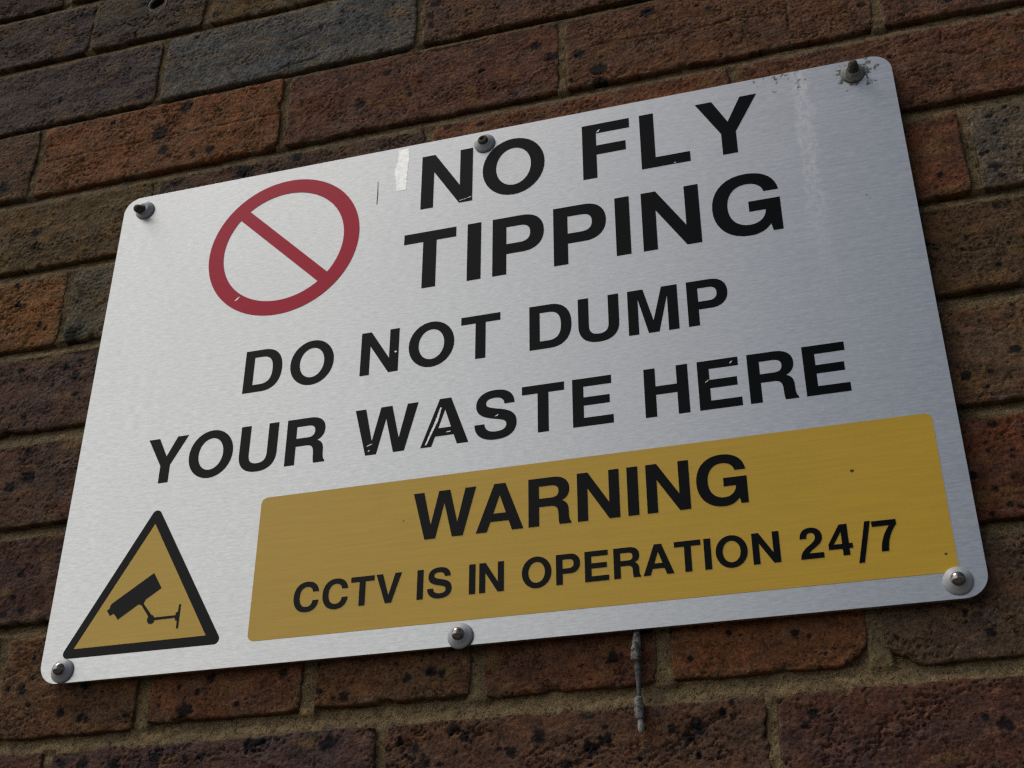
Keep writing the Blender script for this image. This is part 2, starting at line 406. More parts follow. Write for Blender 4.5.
def brick_mat():
    t = NT("fired_brick")
    a = t.n("VertexColor", layer_name="tint").outputs[0]
    v = t.coord()
    n1 = t.noise(v, 620, 3, 0.75)
    n2 = t.noise(t.mapping(v, (1, 1, 1.6)), 210, 4, 0.7)
    n3 = t.noise(t.mapping(v, (0.75, 1, 1.2)), 430, 2, 0.55)
    pit = t.math('MULTIPLY', t.ramp(n3, 0.61, 0.70), t.ramp(t.noise(v, 42, 3), 0.45, 0.62))   # pin holes
    grit = t.math('MULTIPLY', t.ramp(t.noise(v, 760, 2), 0.66, 0.74), 0.55)                   # pale sand grains
    f = t.math('MULTIPLY_ADD', n1, 2.5, t.math('MULTIPLY_ADD', n2, 2.0, -1.22))
    f = t.math('MAXIMUM', f, 0.25)
    f = t.math('MULTIPLY', f, t.math('MULTIPLY_ADD', pit, -0.72, 1.0))
    f = t.math('MULTIPLY', f, t.math('ADD', grit, 1.0))
    cmb = t.n("CombineColor")
    for k in range(3): t.set(cmb.inputs[k], f)
    t.p(Base_Color=t.mulc(a, cmb.outputs[0]), Roughness=0.9, Specular_IOR_Level=0.2)
    hgt = t.math('MULTIPLY_ADD', n1, 0.5, n2)
    hgt = t.math('MULTIPLY_ADD', pit, -0.7, hgt)
    t.bump(hgt, 1.0, 0.0014)
    return t.m
def mortar_mat():
    t = NT("sandy_mortar")
    a = t.n("VertexColor", layer_name="tint").outputs[0]
    v = t.coord()
    n1 = t.noise(v, 780, 3, 0.8)
    n2 = t.noise(v, 170, 4, 0.7)
    n3 = t.noise(v, 420, 2, 0.5)
    hole = t.ramp(n3, 0.60, 0.68)
    f = t.math('MULTIPLY_ADD', n1, 3.0, t.math('MULTIPLY_ADD', n2, 1.8, -1.35))
    f = t.math('MAXIMUM', f, 0.28)
    f = t.math('MULTIPLY', f, t.math('MULTIPLY_ADD', hole, -0.35, 1.0))
    cmb = t.n("CombineColor")
    for k in range(3): t.set(cmb.inputs[k], f)
    c = t.mulc(a, cmb.outputs[0])
    grit = t.math('MULTIPLY', t.ramp(t.noise(v, 640, 2), 0.64, 0.72), t.ramp(t.noise(v, 90, 2), 0.42, 0.62))
    c = t.mix(t.math('MULTIPLY', grit, 0.65), c, (0.42, 0.36, 0.27))
    t.p(Base_Color=c, Roughness=0.95, Specular_IOR_Level=0.2)
    t.bump(t.math('MULTIPLY_ADD', hole, -0.6, t.math('MULTIPLY_ADD', n1, 0.7, n2)), 1.0, 0.0018)
    return t.m

wall = thing("brick_wall", "speckled red-brown brick wall with sandy mortar joints carrying the metal sign", "wall", (ORG.x, 0, ORG.z))
new_obj("brickwork", np_mesh("brickwork", np.concatenate(VS), np.concatenate(FS), np.concatenate(CS)), brick_mat(), wall)

# mortar: one sheet behind the bricks, struck back under each upper brick and flush with the lower one
VS.clear(); FS.clear(); CS.clear(); voff = 0
def mortar_sheet(x0, x1, y0, y1, step, drop):
    X, Y = np.meshgrid(np.linspace(x0, x1, int((x1 - x0) / step) + 1), np.linspace(y0, y1, int((y1 - y0) / step) + 1))
    H = np.full_like(X, -6.5)
    tops = [c[1] for c in COURSES]; bots = [c[0] for c in COURSES]
    for k in range(len(COURSES) - 1):
        lo, hi = tops[k], bots[k + 1]
        T = (Y - lo) / (hi - lo)
        m = (T > -0.25) & (T < 1.25)
        deep = 6.0 + 1.4 * fbm(X / 60, Y / 9, 900 + k, 2) if k != 7 else 4.2 + 1.0 * fbm(X / 50, Y / 9, 900 + k, 2)
        prof = -0.9 - deep * np.clip(T, 0, 1) ** 1.25
        H = np.where(m, prof, H)
    for k, (y0c, y1c, pl, hw) in enumerate(COURSES):
        for p in perps(list(pl), k):
            m = (np.abs(X - p) < hw + 2) & (Y > y0c - 1) & (Y < y1c + 1)
            H = np.where(m, -1.9 - 0.9 * fbm(X / 30 + p, Y / 20, 700 + k, 2), H)
    H = H + 0.55 * fbm(X / 9, Y / 6, 801, 4) + 0.35 * fbm(X / 2.8, Y / 2.6, 802, 2) - drop
    hole = sstep(0.50, 0.8, gnoise(X / 3.2, Y / 2.6, 803)) * 0.9
    H = H - hole
    n = fbm(X / 34, Y / 20, 811, 4)
    n2 = fbm(X / 6, Y / 5, 812, 3)
    c = np.array([0.225, 0.155, 0.076]); c2 = np.array([0.160, 0.118, 0.066])
    f = np.clip(0.5 + 0.6 * n, 0, 1)[..., None]
    C = (c * f + c2 * (1 - f)) * (1 + 0.18 * n2)[..., None]
    C = C * np.where(Y < 10, 1.22, np.where(Y > 430, 0.92, 0.88))[..., None]
    add_grid(X, Y, H, np.clip(C, 0.01, 1))
mortar_sheet(-235, 765, -140, 712, 1.5, 0)
mortar_sheet(XMIN, XMAX, -640, 1020, 12, 1.5)
new_obj("mortar", np_mesh("mortar", np.concatenate(VS), np.concatenate(FS), np.concatenate(CS)), mortar_mat(), wall)
VS.clear(); FS.clear(); CS.clear()

# ------------------------------------------------------------------ lathe and flat-outline builders
def lathe(name, prof, mat, parent, at, seg=48, wob=0.0, label=None, seed=0):
    """prof: (radius, height out of the wall) in mm, spun about an axis leaving the wall at plate point `at`"""
    bm = bmesh.new()
    rings = []
    r = np.random.default_rng(seed)
    for (rad, h) in prof:
        ring = []
        for k in range(seg):
            a = 2 * math.pi * k / seg
            rr = rad * (1 + wob * math.sin(3 * a + h * 1.7 + seed) * 0.6 + wob * r.uniform(-1, 1) * 0.5)
            ring.append(bm.verts.new((rr * math.cos(a) / 1000, -h / 1000, rr * math.sin(a) / 1000)))
        rings.append(ring)
    for p, q in zip(rings[:-1], rings[1:]):
        for k in range(seg):
            bm.faces.new((p[k], p[(k + 1) % seg], q[(k + 1) % seg], q[k]))
    if prof[-1][0] < 5: bm.faces.new(rings[-1])
    bmesh.ops.recalc_face_normals(bm, faces=bm.faces)
    for f in bm.faces: f.smooth = True
    me = bpy.data.meshes.new(name)
    bm.to_mesh(me); bm.free()
    o = new_obj(name, me, mat, parent, label)
    o.location = (at[0] / 1000, -at[2] / 1000, at[1] / 1000)
    return o

def bez(p0, p1, p2, p3, n=9):
    t = np.linspace(0, 1, n + 1)[1:, None]
    p0, p1, p2, p3 = map(np.array, (p0, p1, p2, p3))
    return ((1 - t) ** 3 * p0 + 3 * (1 - t) ** 2 * t * p1 + 3 * (1 - t) * t * t * p2 + t ** 3 * p3).tolist()
def path(*seg):
    """first item a point; then points (line) or 3-tuples of points (cubic)"""
    out = [list(seg[0])]
    for s in seg[1:]:
        if isinstance(s[0], (tuple, list)):
            out += bez(out[-1], *s)
        else:
            out.append(list(s))
    if np.hypot(out[0][0] - out[-1][0], out[0][1] - out[-1][1]) < 1e-6: out.pop()
    return out
def ell(cx, cy, rx, ry, k=0.56):
    return path((cx + rx, cy), ((cx + rx, cy + k * ry), (cx + k * rx, cy + ry), (cx, cy + ry)),
                ((cx - k * rx, cy + ry), (cx - rx, cy + k * ry), (cx - rx, cy)),
                ((cx - rx, cy - k * ry), (cx - k * rx, cy - ry), (cx, cy - ry)),
                ((cx + k * rx, cy - ry), (cx + rx, cy - k * ry), (cx + rx, cy)))
def flat(name, contours, z0, thick, mat, parent, label=None):
    """a filled outline (holes allowed) printed on the sign, plate mm, from z0 up by `thick`"""
    cu = bpy.data.curves.new(name, 'CURVE')
    cu.dimensions = '2D'; cu.fill_mode = 'BOTH'
    cu.extrude = thick / 2000
    for c in contours:
        s = cu.splines.new('POLY')
        s.points.add(len(c) - 1)
        for q, (x, y) in zip(s.points, c):
            q.co = (x / 1000, y / 1000, 0, 1)
        s.use_cyclic_u = True
    tmp = bpy.data.objects.new(name, cu)
    COL.objects.link(tmp)
    dg = bpy.context.evaluated_depsgraph_get()
    me = bpy.data.meshes.new_from_object(tmp.evaluated_get(dg))
    bpy.data.objects.remove(tmp); bpy.data.curves.remove(cu)
    zc = z0 + thick / 2
    me.transform(Matrix(((1, 0, 0, 0), (0, 0, -1, -zc / 1000), (0, 1, 0, 0), (0, 0, 0, 1))))
    me.materials.clear()
    return new_obj(name, me, mat, parent, label)
def rrect(x0, y0, x1, y1, r, n=10):
    out = []
    for cx, cy, a0 in ((x1 - r, y1 - r, 0), (x0 + r, y1 - r, 90), (x0 + r, y0 + r, 180), (x1 - r, y0 + r, 270)):
        for k in range(n + 1):
            a = math.radians(a0 + 90 * k / n)
            out.append((cx + r * math.cos(a), cy + r * math.sin(a)))
    return out

# ------------------------------------------------------------------ materials of the sign
def alu_mat():
    t = NT("brushed_aluminium")
    v = t.coord()
    x, z = t.xz(v)
    br = t.noise(t.mapping(v, (150, 1, 900)), 1.0, 3, 0.75)         # short brush marks along the plate
    br2 = t.noise(t.mapping(v, (26, 1, 640)), 1.0, 3, 0.6)
    col = t.mix(t.ramp(br, 0.3, 0.72), (0.58, 0.58, 0.58), (0.73, 0.73, 0.725))
    gn = t.noise(t.mapping(v, (620, 1, 1300)), 1.0, 2, 0.6)
    col = t.mix(t.ramp(gn, 0.30, 0.70), t.mix(0.12, col, (0.3, 0.3, 0.3)), col)
    cl = t.noise(v, 9, 4, 0.6)
    col = t.mix(t.ramp(cl, 0.35, 0.75, 0.0, 0.25), col, (0.56, 0.56, 0.565))
    # pale run-down from the top edge
    wx = t.math('ADD', x, t.math('MULTIPLY', t.math('SUBTRACT', t.noise(t.mapping(v, (60, 1, 60)), 1.0, 3), 0.5), 0.018))
    run = t.ramp(t.math('ABSOLUTE', t.math('SUBTRACT', wx, 0.537)), 0.0085, 0.004)
    run = t.math('MULTIPLY', run, t.ramp(z, 0.17, 0.36))
    run = t.math('MULTIPLY', run, t.ramp(t.noise(t.mapping(v, (300, 1, 160)), 1.0, 4, 0.7), 0.34, 0.74))
    col = t.mix(t.math('MULTIPLY', run, 0.12), col, (0.92, 0.92, 0.92))
    # specks of dirt, dense round the weathered screw in the top right corner
    def near(px, pz, r0, r1):
        d = t.n("VectorMath", operation='DISTANCE')
        c = t.n("CombineXYZ"); t.set(c.inputs[0], x); t.set(c.inputs[2], z)
        t.set(d.inputs[0], c.outputs[0]); d.inputs[1].default_value = (px, 0, pz)
        return t.ramp(d.outputs["Value"], r1, r0)
    gr = t.noise(t.mapping(v, (210, 1, 150)), 1.0, 5, 0.7)
    dens = t.math('MAXIMUM', near(0.576, 0.389, 0.006, 0.028), t.math('MULTIPLY', near(0.525, 0.402, 0.01, 0.050), 0.62))
    dens = t.math('MAXIMUM', dens, t.math('MULTIPLY', near(0.0195, 0.383, 0.004, 0.014), 0.25))
    dirt = t.ramp(t.math('ADD', gr, t.math('MULTIPLY', dens, 0.24)), 0.70, 0.78)
    vo = t.n("TexVoronoi"); t.set(vo.inputs["Vector"], t.mapping(v, (1, 0.0, 1))); vo.inputs["Scale"].default_value = 42
    vo.inputs["Randomness"].default_value = 1.0
    pick = t.n("SeparateColor"); t.set(pick.inputs[0], vo.outputs["Color"])
    fleck = t.math('MULTIPLY', t.ramp(vo.outputs["Distance"], 0.05, 0.025), t.math('GREATER_THAN', pick.outputs[0], 0.86))
    dirt = t.math('MAXIMUM', dirt, t.math('MULTIPLY', fleck, 0.8), clamp=True)
    col = t.mix(t.math('MULTIPLY', dirt, 0.85), col, (0.045, 0.04, 0.03))
    met = t.math('SUBTRACT', 1.0, dirt, clamp=True)
    ro = t.math('MULTIPLY_ADD', br2, 0.14, 0.28)
    t.p(Base_Color=col, Metallic=met, Roughness=t.math('MULTIPLY_ADD', run, 0.1, ro), Anisotropic=0.5)
    tg = t.n("Tangent", direction_type='UV_MAP', uv_map="UVMap")
    t.set(t.b.inputs["Tangent"], tg.outputs[0])
    t.bump(t.math('MULTIPLY_ADD', br2, 0.7, br), 0.30, 0.00011)
    return t.m
def ink_mat(name, col, rough, worn=0.0, var=0.10, spec=0.5):
    t = NT(name)
    v = t.coord()
    n = t.noise(t.mapping(v, (25, 1, 500)), 1.0, 3, 0.6)
    n2 = t.noise(v, 14, 4)
    c = t.mix(t.ramp(n, 0.25, 0.75, 0, 1), tuple(k * (1 - var) for k in col), tuple(k * (1 + var) for k in col))
    c = t.mix(t.ramp(n2, 0.45, 0.8, 0, 0.22), c, tuple(k * 0.78 for k in col))
    vo = t.n("TexVoronoi"); t.set(vo.inputs["Vector"], t.mapping(v, (1, 0.0, 1))); vo.inputs["Scale"].default_value = 75
    pick = t.n("SeparateColor"); t.set(pick.inputs[0], vo.outputs["Color"])
    met = 0.0
    if worn:
        fl = t.math('MULTIPLY', t.ramp(t.math('ADD', vo.outputs["Distance"], t.math('MULTIPLY', t.noise(v, 900, 2), 0.10)), 0.125, 0.10),
                    t.math('GREATER_THAN', pick.outputs[0], 1 - worn))
        c = t.mix(fl, c, (0.55, 0.55, 0.55)); met = fl
    else:
        fl = t.math('MULTIPLY', t.ramp(vo.outputs["Distance"], 0.07, 0.04), t.math('GREATER_THAN', pick.outputs[0], 0.95))
        c = t.mix(t.math('MULTIPLY', fl, 0.7), c, (0.09, 0.05, 0.02))
    t.p(Base_Color=c, Metallic=met, Roughness=rough, Specular_IOR_Level=spec)
    t.bump(n, 0.12, 0.0001)
    return t.m
ALU = alu_mat()
BLACK = ink_mat("black_print", (0.0008, 0.0008, 0.0009), 0.26, worn=0.02, spec=0.16)
YELLOW = ink_mat("yellow_print", (0.735, 0.445, 0.024), 0.36, var=0.06, spec=0.62)
RED = ink_mat("red_print", (0.62, 0.012, 0.046), 0.42, worn=0.02, var=0.05, spec=0.22)
def simple(name, col, rough, metal=0.0, nscale=300, nvar=0.25, bump=0.3, dist=0.0003):
    t = NT(name)
    v = t.coord()
    n = t.noise(v, nscale, 4, 0.65)
    c = t.mix(t.ramp(n, 0.3, 0.7), tuple(k * (1 - nvar) for k in col), tuple(min(1, k * (1 + nvar)) for k in col))
    t.p(Base_Color=c, Roughness=rough, Metallic=metal)
    t.bump(n, bump, dist)
    return t.m
BARE = simple("bare_scratch", (0.68, 0.68, 0.67), 0.45, 1.0, 500, 0.15)
SMEAR = simple("bright_scuff", (0.74, 0.74, 0.73), 0.45, 1.0, 260, 0.10)
WASHER = simple("grey_washer", (0.42, 0.43, 0.45), 0.5, 0.0, 260, 0.10, 0.15)
STEEL = simple("steel_pin", (0.34, 0.32, 0.30), 0.14, 1.0, 500, 0.2, 0.15)
RUSTY = simple("weathered_pin", (0.085, 0.076, 0.052), 0.75, 0.0, 700, 0.6, 1.0, 0.0012)
SPECK = simple("brown_speck", (0.06, 0.035, 0.015), 0.6)
GRIMY = simple("grimy_washer", (0.20, 0.195, 0.18), 0.7, 0.0, 420, 0.45, 0.6, 0.0006)

# ------------------------------------------------------------------ the sign
sign = thing("warning_sign", "brushed metal no fly tipping sign with yellow warning panel screwed to bricks", "sign", tuple(ORG))

bm = bmesh.new()
out = rrect(0, 0, 600, 400, 14, 14)
def ring(inset, z):
    cx, cy = 300, 200
    pts = rrect(inset, inset, 600 - inset, 400 - inset, 14 - inset, 14)
    return [bm.verts.new((x / 1000, -z / 1000, y / 1000)) for x, y in pts]
rs = [ring(0.0, -3.0), ring(0.0, -0.16), ring(0.04, -0.05), ring(0.14, 0.0)]
for p, q in zip(rs[:-1], rs[1:]):
    for k in range(len(p)):
        bm.faces.new((p[k], p[(k + 1) % len(p)], q[(k + 1) % len(p)], q[k]))
bm.faces.new(rs[-1]); bm.faces.new(list(reversed(rs[0])))
uvl = bm.loops.layers.uv.new("UVMap")
for f in bm.faces:
    for l in f.loops:
        l[uvl].uv = (l.vert.co.x, l.vert.co.z)
bmesh.ops.recalc_face_normals(bm, faces=bm.faces)
me = bpy.data.meshes.new("panel"); bm.to_mesh(me); bm.free()
new_obj("panel", me, ALU, sign)

# prohibition mark
RCX, RCY, RO, RI = 145.48, 326.32, 61.75, 49.4
n_ = 96
circ = lambda r: [(RCX + r * math.cos(2 * math.pi * k / n_), RCY + r * math.sin(2 * math.pi * k / n_)) for k in range(n_)]
def seg_hole(side):
    # half of the inner disc, cut off by the bar (bar runs from upper left to lower right)
    ang = math.atan2(294.7 - 364.1, 184.4 - 114.8); hw_ = 5.0
    base = math.asin(hw_ / RI)
    pts = []
    for k in range(49):
        a = base + (math.pi - 2 * base) * k / 48
        a = ang + (a if side > 0 else -a)
        pts.append((RCX + RI * math.cos(a), RCY + RI * math.sin(a)))
    return pts
flat("prohibition_symbol", [circ(RO), seg_hole(1), seg_hole(-1)], 0.0, 0.25, RED, sign, "red circle with a diagonal bar")

# lettering: heavy grotesque capitals, 1000 units to the em, cap height 718
G = {}
G['N'] = (69, 654, [[(69, 0), (69, 718), (220, 718), (511, 240), (511, 718), (654, 718), (654, 0), (506, 0), (212, 480), (212, 0)]])
G['O'] = (44, 734, [ell(389, 359, 345, 378), ell(389, 359, 194, 250)])
G['F'] = (76, 587, [[(76, 0), (76, 718), (587, 718), (587, 594), (226, 594), (226, 427), (540, 427), (540, 307), (226, 307), (226, 0)]])
G['L'] = (76, 583, [[(76, 0), (76, 718), (226, 718), (226, 126), (583, 126), (583, 0)]])
G['Y'] = (15, 653, [[(257, 0), (257, 272), (15, 718), (188, 718), (336, 418), (481, 718), (653, 718), (409, 276), (409, 0)]])
G['T'] = (14, 598, [[(231, 0), (231, 592), (14, 592), (14, 718), (598, 718), (598, 592), (381, 592), (381, 0)]])
G['I'] = (64, 214, [[(64, 0), (64, 718), (214, 718), (214, 0)]])
G['P'] = (73, 627, [path((73, 0), (73, 718), (394, 718), ((540, 718), (627, 632), (627, 486)), ((627, 342), (540, 253), (400, 253)), (223, 253), (223, 0)),
                    path((223, 376), (223, 594), (368, 594), ((444, 594), (480, 558), (480, 486)), ((480, 412), (442, 376), (366, 376)))])
G['D'] = (76, 685, [path((76, 0), (76, 718), (375, 718), ((572, 718), (685, 590), (685, 362)), ((685, 132), (570, 0), (372, 0))),
                    path((226, 124), (226, 594), (348, 594), ((476, 594), (533, 520), (533, 360)), ((533, 198), (474, 124), (348, 124)))])
G['U'] = (72, 651, [path((72, 718), (72, 265), ((72, 78), (176, -19), (361, -19)), ((547, -19), (651, 78), (651, 265)), (651, 718), (501, 718), (501, 265),
                         ((501, 158), (456, 110), (361, 110)), ((267, 110), (222, 158), (222, 265)), (222, 718))])
G['M'] = (69, 765, [[(69, 0), (69, 718), (288, 718), (418, 190), (547, 718), (765, 718), (765, 0), (622, 0), (622, 566), (490, 0), (343, 0), (211, 566), (211, 0)]])
G['R'] = (76, 677, [path((76, 0), (76, 718), (425, 718), ((575, 718), (657, 645), (657, 527)), ((657, 438), (620, 382), (548, 350)),
                         ((620, 322), (643, 277), (644, 195)), ((645, 105), (646, 55), (677, 24)), (677, 0), (514, 0),
                         ((500, 45), (502, 95), (500, 150)), ((497, 250), (468, 284), (385, 284)), (226, 284), (226, 0)),
                    path((226, 408), (226, 594), (398, 594), ((474, 594), (506, 562), (506, 502)), ((506, 440), (472, 408), (398, 408)))])
G['W'] = (8, 936, [[(190, 0), (8, 718), (165, 718), (275, 208), (390, 718), (553, 718), (668, 208), (780, 718), (936, 718), (752, 0), (594, 0), (471, 530), (348, 0)]])
G['A'] = (20, 702, [[(20, 0), (281, 718), (444, 718), (702, 0), (540, 0), (491, 147), (227, 147), (177, 0)], [(269, 268), (451, 268), (361, 545)]])
G['S'] = (39, 629, [path((600, 510), ((598, 660), (500, 737), (330, 737)), ((165, 737), (60, 655), (60, 520)), ((60, 405), (130, 345), (275, 308)),
                         ((330, 294), (375, 284), (410, 273)), ((465, 256), (486, 233), (486, 192)), ((486, 135), (435, 102), (345, 102)),
                         ((240, 102), (184, 145), (180, 232)), (39, 232), ((42, 70), (150, -19), (340, -19)), ((525, -19), (629, 67), (629, 214)),
                         ((629, 335), (560, 397), (400, 436)), ((350, 448), (312, 457), (283, 466)), ((222, 484), (200, 505), (200, 545)),
                         ((200, 590), (245, 618), (322, 618)), ((408, 618), (452, 582), (458, 510)))])
G['E'] = (76, 621, [[(76, 0), (76, 718), (606, 718), (606, 594), (226, 594), (226, 430), (578, 430), (578, 308), (226, 308), (226, 124), (621, 124), (621, 0)]])
G['H'] = (71, 651, [[(71, 0), (71, 718), (221, 718), (221, 445), (501, 445), (501, 718), (651, 718), (651, 0), (501, 0), (501, 321), (221, 321), (221, 0)]])
G['C'] = (44, 684, [path((681, 475), ((665, 640), (555, 737), (380, 737)), ((175, 737), (44, 590), (44, 358)), ((44, 125), (170, -19), (378, -19)),
                         ((555, -19), (670, 85), (684, 262)), (536, 262), ((525, 165), (470, 110), (382, 110)), ((265, 110), (196, 205), (196, 357)),
                         ((196, 515), (262, 608), (378, 608)), ((465, 608), (518, 560), (533, 475)))])
G['G'] = (44, 713, [path((404, 388), (713, 388), (713, 0), (617, 0), (602, 86), ((552, 15), (482, -19), (390, -19)), ((185, -19), (44, 130), (44, 358)),
                         ((44, 590), (185, 737), (395, 737)), ((575, 737), (690, 645), (706, 488)), (562, 488), ((545, 567), (485, 610), (397, 610)),
                         ((275, 610), (196, 512), (196, 357)), ((196, 205), (278, 108), (400, 108)), ((495, 108), (558, 165), (566, 266)), (404, 266))])
G['V'] = (19, 648, [[(258, 0), (19, 718), (181, 718), (335, 183), (491, 718), (648, 718), (411, 0)]])
G['2'] = (26, 511, [path((511, 124), (511, 0), (26, 0), ((32, 130), (80, 200), (215, 300)), ((330, 385), (362, 425), (362, 487)), ((362, 555), (325, 592), (270, 592)),
                         ((208, 592), (178, 550), (176, 465)), (38, 465), ((40, 620), (130, 710), (275, 710)), ((415, 710), (508, 620), (508, 492)),
                         ((508, 395), (465, 330), (340, 242)), ((260, 186), (225, 155), (213, 124)))])
G['4'] = (27, 526, [[(310, 0), (310, 152), (27, 152), (27, 277), (288, 710), (451, 710), (451, 264), (526, 264), (526, 152), (451, 152), (451, 0)],
                    [(136, 264), (310, 264), (310, 545)]])
G['7'] = (25, 528, [path((25, 573), (25, 698), (528, 698), (528, 585), ((395, 430), (316, 220), (310, 0)), (160, 0), ((170, 210), (260, 430), (380, 573)))])
G['/'] = (-30, 300, [[(-30, -205), (85, -205), (300, 718), (185, 718)]])
ADV = dict(N=722, O=778, F=611, L=611, Y=667, T=611, I=278, P=667, G=778, D=722, U=722, M=833, R=722, W=944, A=722, S=667, E=667, H=722, C=722, V=667)
ADV.update({'2': 556, '4': 556, '7': 556, '/': 300})

def set_word(word, x0, x1, base, cap, lefts=None):
    """contours of a word between its measured left and right ends on the plate"""
    k = cap / 718
    pen, pos = 0.0, []
    for ch in word:
        pos.append(pen); pen += ADV[ch]
    if lefts is None:
        nat = (pos[-1] + G[word[-1]][1] - G[word[0]][0]) * k
        extra = (x1 - x0 - nat) / max(1, len(word) - 1)
        org = [x0 - G[word[0]][0] * k + p * k + i * extra for i, p in enumerate(pos)]
    else:
        org = [l - G[ch][0] * k for l, ch in zip(lefts, word)]
    return [[(o + x * k, base + y * k) for x, y in c] for o, ch in zip(org, word) for c in G[ch][2]]

Z1 = 0.25
def ragged_dot(cx, cy, r):
    return [(cx + r * (1 + 0.2 * math.sin(2 * a + cx) + 0.12 * math.sin(5 * a)) * math.cos(a), cy + r * (1 + 0.2 * math.sin(3 * a)) * math.sin(a))
            for a in (2 * math.pi * k / 20 for k in range(20))]
def line(words, base, cap, z, parent, label):
    for w in words:
        cs = set_word(w[0], w[1], w[2], base, cap, w[3] if len(w) > 3 else None)
        flat("lettering", cs, z, 0.2, BLACK, parent, "word %s in %s" % (w[0], label))
line([("NO", 255.0, 350.5, [255.0, 303.0]), ("FLY", 0, 0, [378.9, 421.5, 462.4])], 336.9, 49.3, 0.0, sign, "large black capitals")
line([("TIPPING", 0, 0, [243.6, 292.3, 311.2, 356.1, 400.6, 419.4, 467.9])], 266.3, 49.2, 0.0, sign, "large black capitals")
line([("DO", 125.6, 194.8), ("NOT", 215.3, 317.4), ("DUMP", 338.1, 472.9)], 200.9, 34.7, 0.0, sign, "black capitals")
line([("YOUR", 56.1, 193.6), ("WASTE", 214.4, 393.7), ("HERE", 414.4, 542.0)], 138.2, 35.3, 0.0, sign, "black capitals")

yp = flat("warning_panel", [rrect(150.2, 15.9, 585.4, 116.2, 4.5)], 0.0, 0.25, YELLOW, sign, "yellow panel with rounded corners and black lettering")
line([("WARNING", 259.6, 473.7)], 72.2, 32.8, Z1, yp, "black capitals on yellow")
line([("CCTV", 180.2, 253.7), ("IS", 264.2, 287.1), ("IN", 298.4, 320.9), ("OPERATION", 332.4, 489.0), ("24/7", 0, 0, [500.4, 516.6, 532.4, 542.0])],
     32.2, 19.5, Z1, yp, "small black lettering on yellow")

for cx_, cy_, r_ in ((535.5, 84.6, 1.0), (579.9, 26.9, 0.7), (471.0, 99.0, 0.45)):
    flat("speck", [ragged_dot(cx_, cy_, r_)], Z1, 0.06, SPECK, yp)

def rtri(p, r, n=8):
    out = []
    for i in range(3):
        a, b, c = np.array(p[i - 1], float), np.array(p[i], float), np.array(p[(i + 1) % 3], float)
        u = (a - b) / np.linalg.norm(a - b); w = (c - b) / np.linalg.norm(c - b)
        th = math.acos(u @ w); dd = r / math.tan(th / 2)
        s, e = b + u * dd, b + w * dd
        cen = b + (u + w) / np.linalg.norm(u + w) * r / math.sin(th / 2)
        a0 = math.atan2(*(s - cen)[::-1]); a1 = math.atan2(*(e - cen)[::-1])
        da = (a1 - a0 + math.pi) % (2 * math.pi) - math.pi
        out += [(cen[0] + r * math.cos(a0 + da * k / n), cen[1] + r * math.sin(a0 + da * k / n)) for k in range(n + 1)]
    return out
tri = flat("warning_triangle", [rtri([(13.0, 16.4), (132.6, 16.4), (71.0, 120.8)], 3.6)], 0.0, 0.22, BLACK, sign, "black bordered triangle")
flat("yellow_field", [rtri([(23.2, 22.6), (120.2, 22.9), (71.1, 107.0)], 0.3)], 0.22, 0.15, YELLOW, tri)
ico = [[(75.8, 70.6), (82.9, 59.2), (72.4, 52.4), (71.3, 50.6), (71.3, 49.2)] +
       [(78.2, 40.9), (79.5, 40.5), (80.6, 38.9), (96.2, 38.9), (96.2, 40.6), (97.6, 41.2), (97.9, 46.2), (99.3, 46.2), (99.3, 29.7), (97.9, 29.7),
        (97.6, 35.0), (96.2, 35.5), (96.2, 37.2), (81.0, 37.0), (80.6, 35.6), (79.0, 34.6), (77.2, 34.8), (75.8, 36.2), (75.4, 38.2), (76.0, 40.0),
        (69.6, 48.6), (67.2, 49.3),
        (53.2, 40.1), (50.5, 43.6), (49.2, 44.6), (46.7, 43.4), (44.0, 47.2), (45.9, 48.6), (45.9, 50.2), (46.9, 51.8)]]
flat("camera_symbol", ico, 0.37, 0.15, BLACK, tri, "black surveillance camera on a wall bracket")

# scratches through the print and the smear of white paint
SC = [
    ([(265.8, 140.0), (266.9, 139.8), (274.8, 158.0), (276.8, 166.8), (275.9, 166.9), (273.2, 158.6)], 0.20),
    ([(285.6, 338.4), (294.6, 340.3), (294.6, 340.9), (290.0, 339.6), (285.8, 338.9)], 0.20),
    ([(388.5, 377.2), (391.8, 378.4), (393.2, 381.6), (391.4, 380.8), (389.8, 379.4)], 0.20),
    ([(240.7, 216.1), (241.6, 215.7), (242.3, 216.3), (242.1, 217.1), (241.2, 217.4), (240.6, 216.9)], 0.20),
    ([(313.3, 153.6), (315.8, 154.4), (317.6, 156.2), (316.0, 155.9), (314.0, 154.8)], 0.20),
    ([(444.2, 337.2), (446.2, 337.0), (445.2, 339.0)], 0.20),
    ([(279.0, 147.2), (283.8, 147.4), (285.2, 148.4), (280.4, 148.2)], 0.20),
    ([(469.0, 168.4), (470.6, 169.0), (472.6, 171.6), (470.6, 170.8)], 0.20),
    ([(452.8, 157.4), (454.0, 157.2), (457.0, 159.9), (455.6, 159.9)], 0.20),
    ([(223.0, 144.0), (226.6, 145.2), (229.8, 146.6), (226.8, 146.4), (223.4, 145.2)], 0.20),
    ([(224.6, 140.6), (226.0, 140.4), (227.0, 142.0), (225.8, 142.4)], 0.20),
    ([(110.2, 282.6), (111.0, 282.2), (114.4, 285.6), (113.8, 285.8)], 0.25),
]
_rr = np.random.default_rng(8)
def ragged(c):
    out_ = []
    for a, b in zip(c, c[1:] + c[:1]):
        n = max(2, int(np.hypot(b[0] - a[0], b[1] - a[1]) / 0.45))
        for k in range(n):
            out_.append((a[0] + (b[0] - a[0]) * k / n + _rr.normal(0, 0.13), a[1] + (b[1] - a[1]) * k / n + _rr.normal(0, 0.13)))
    return out_
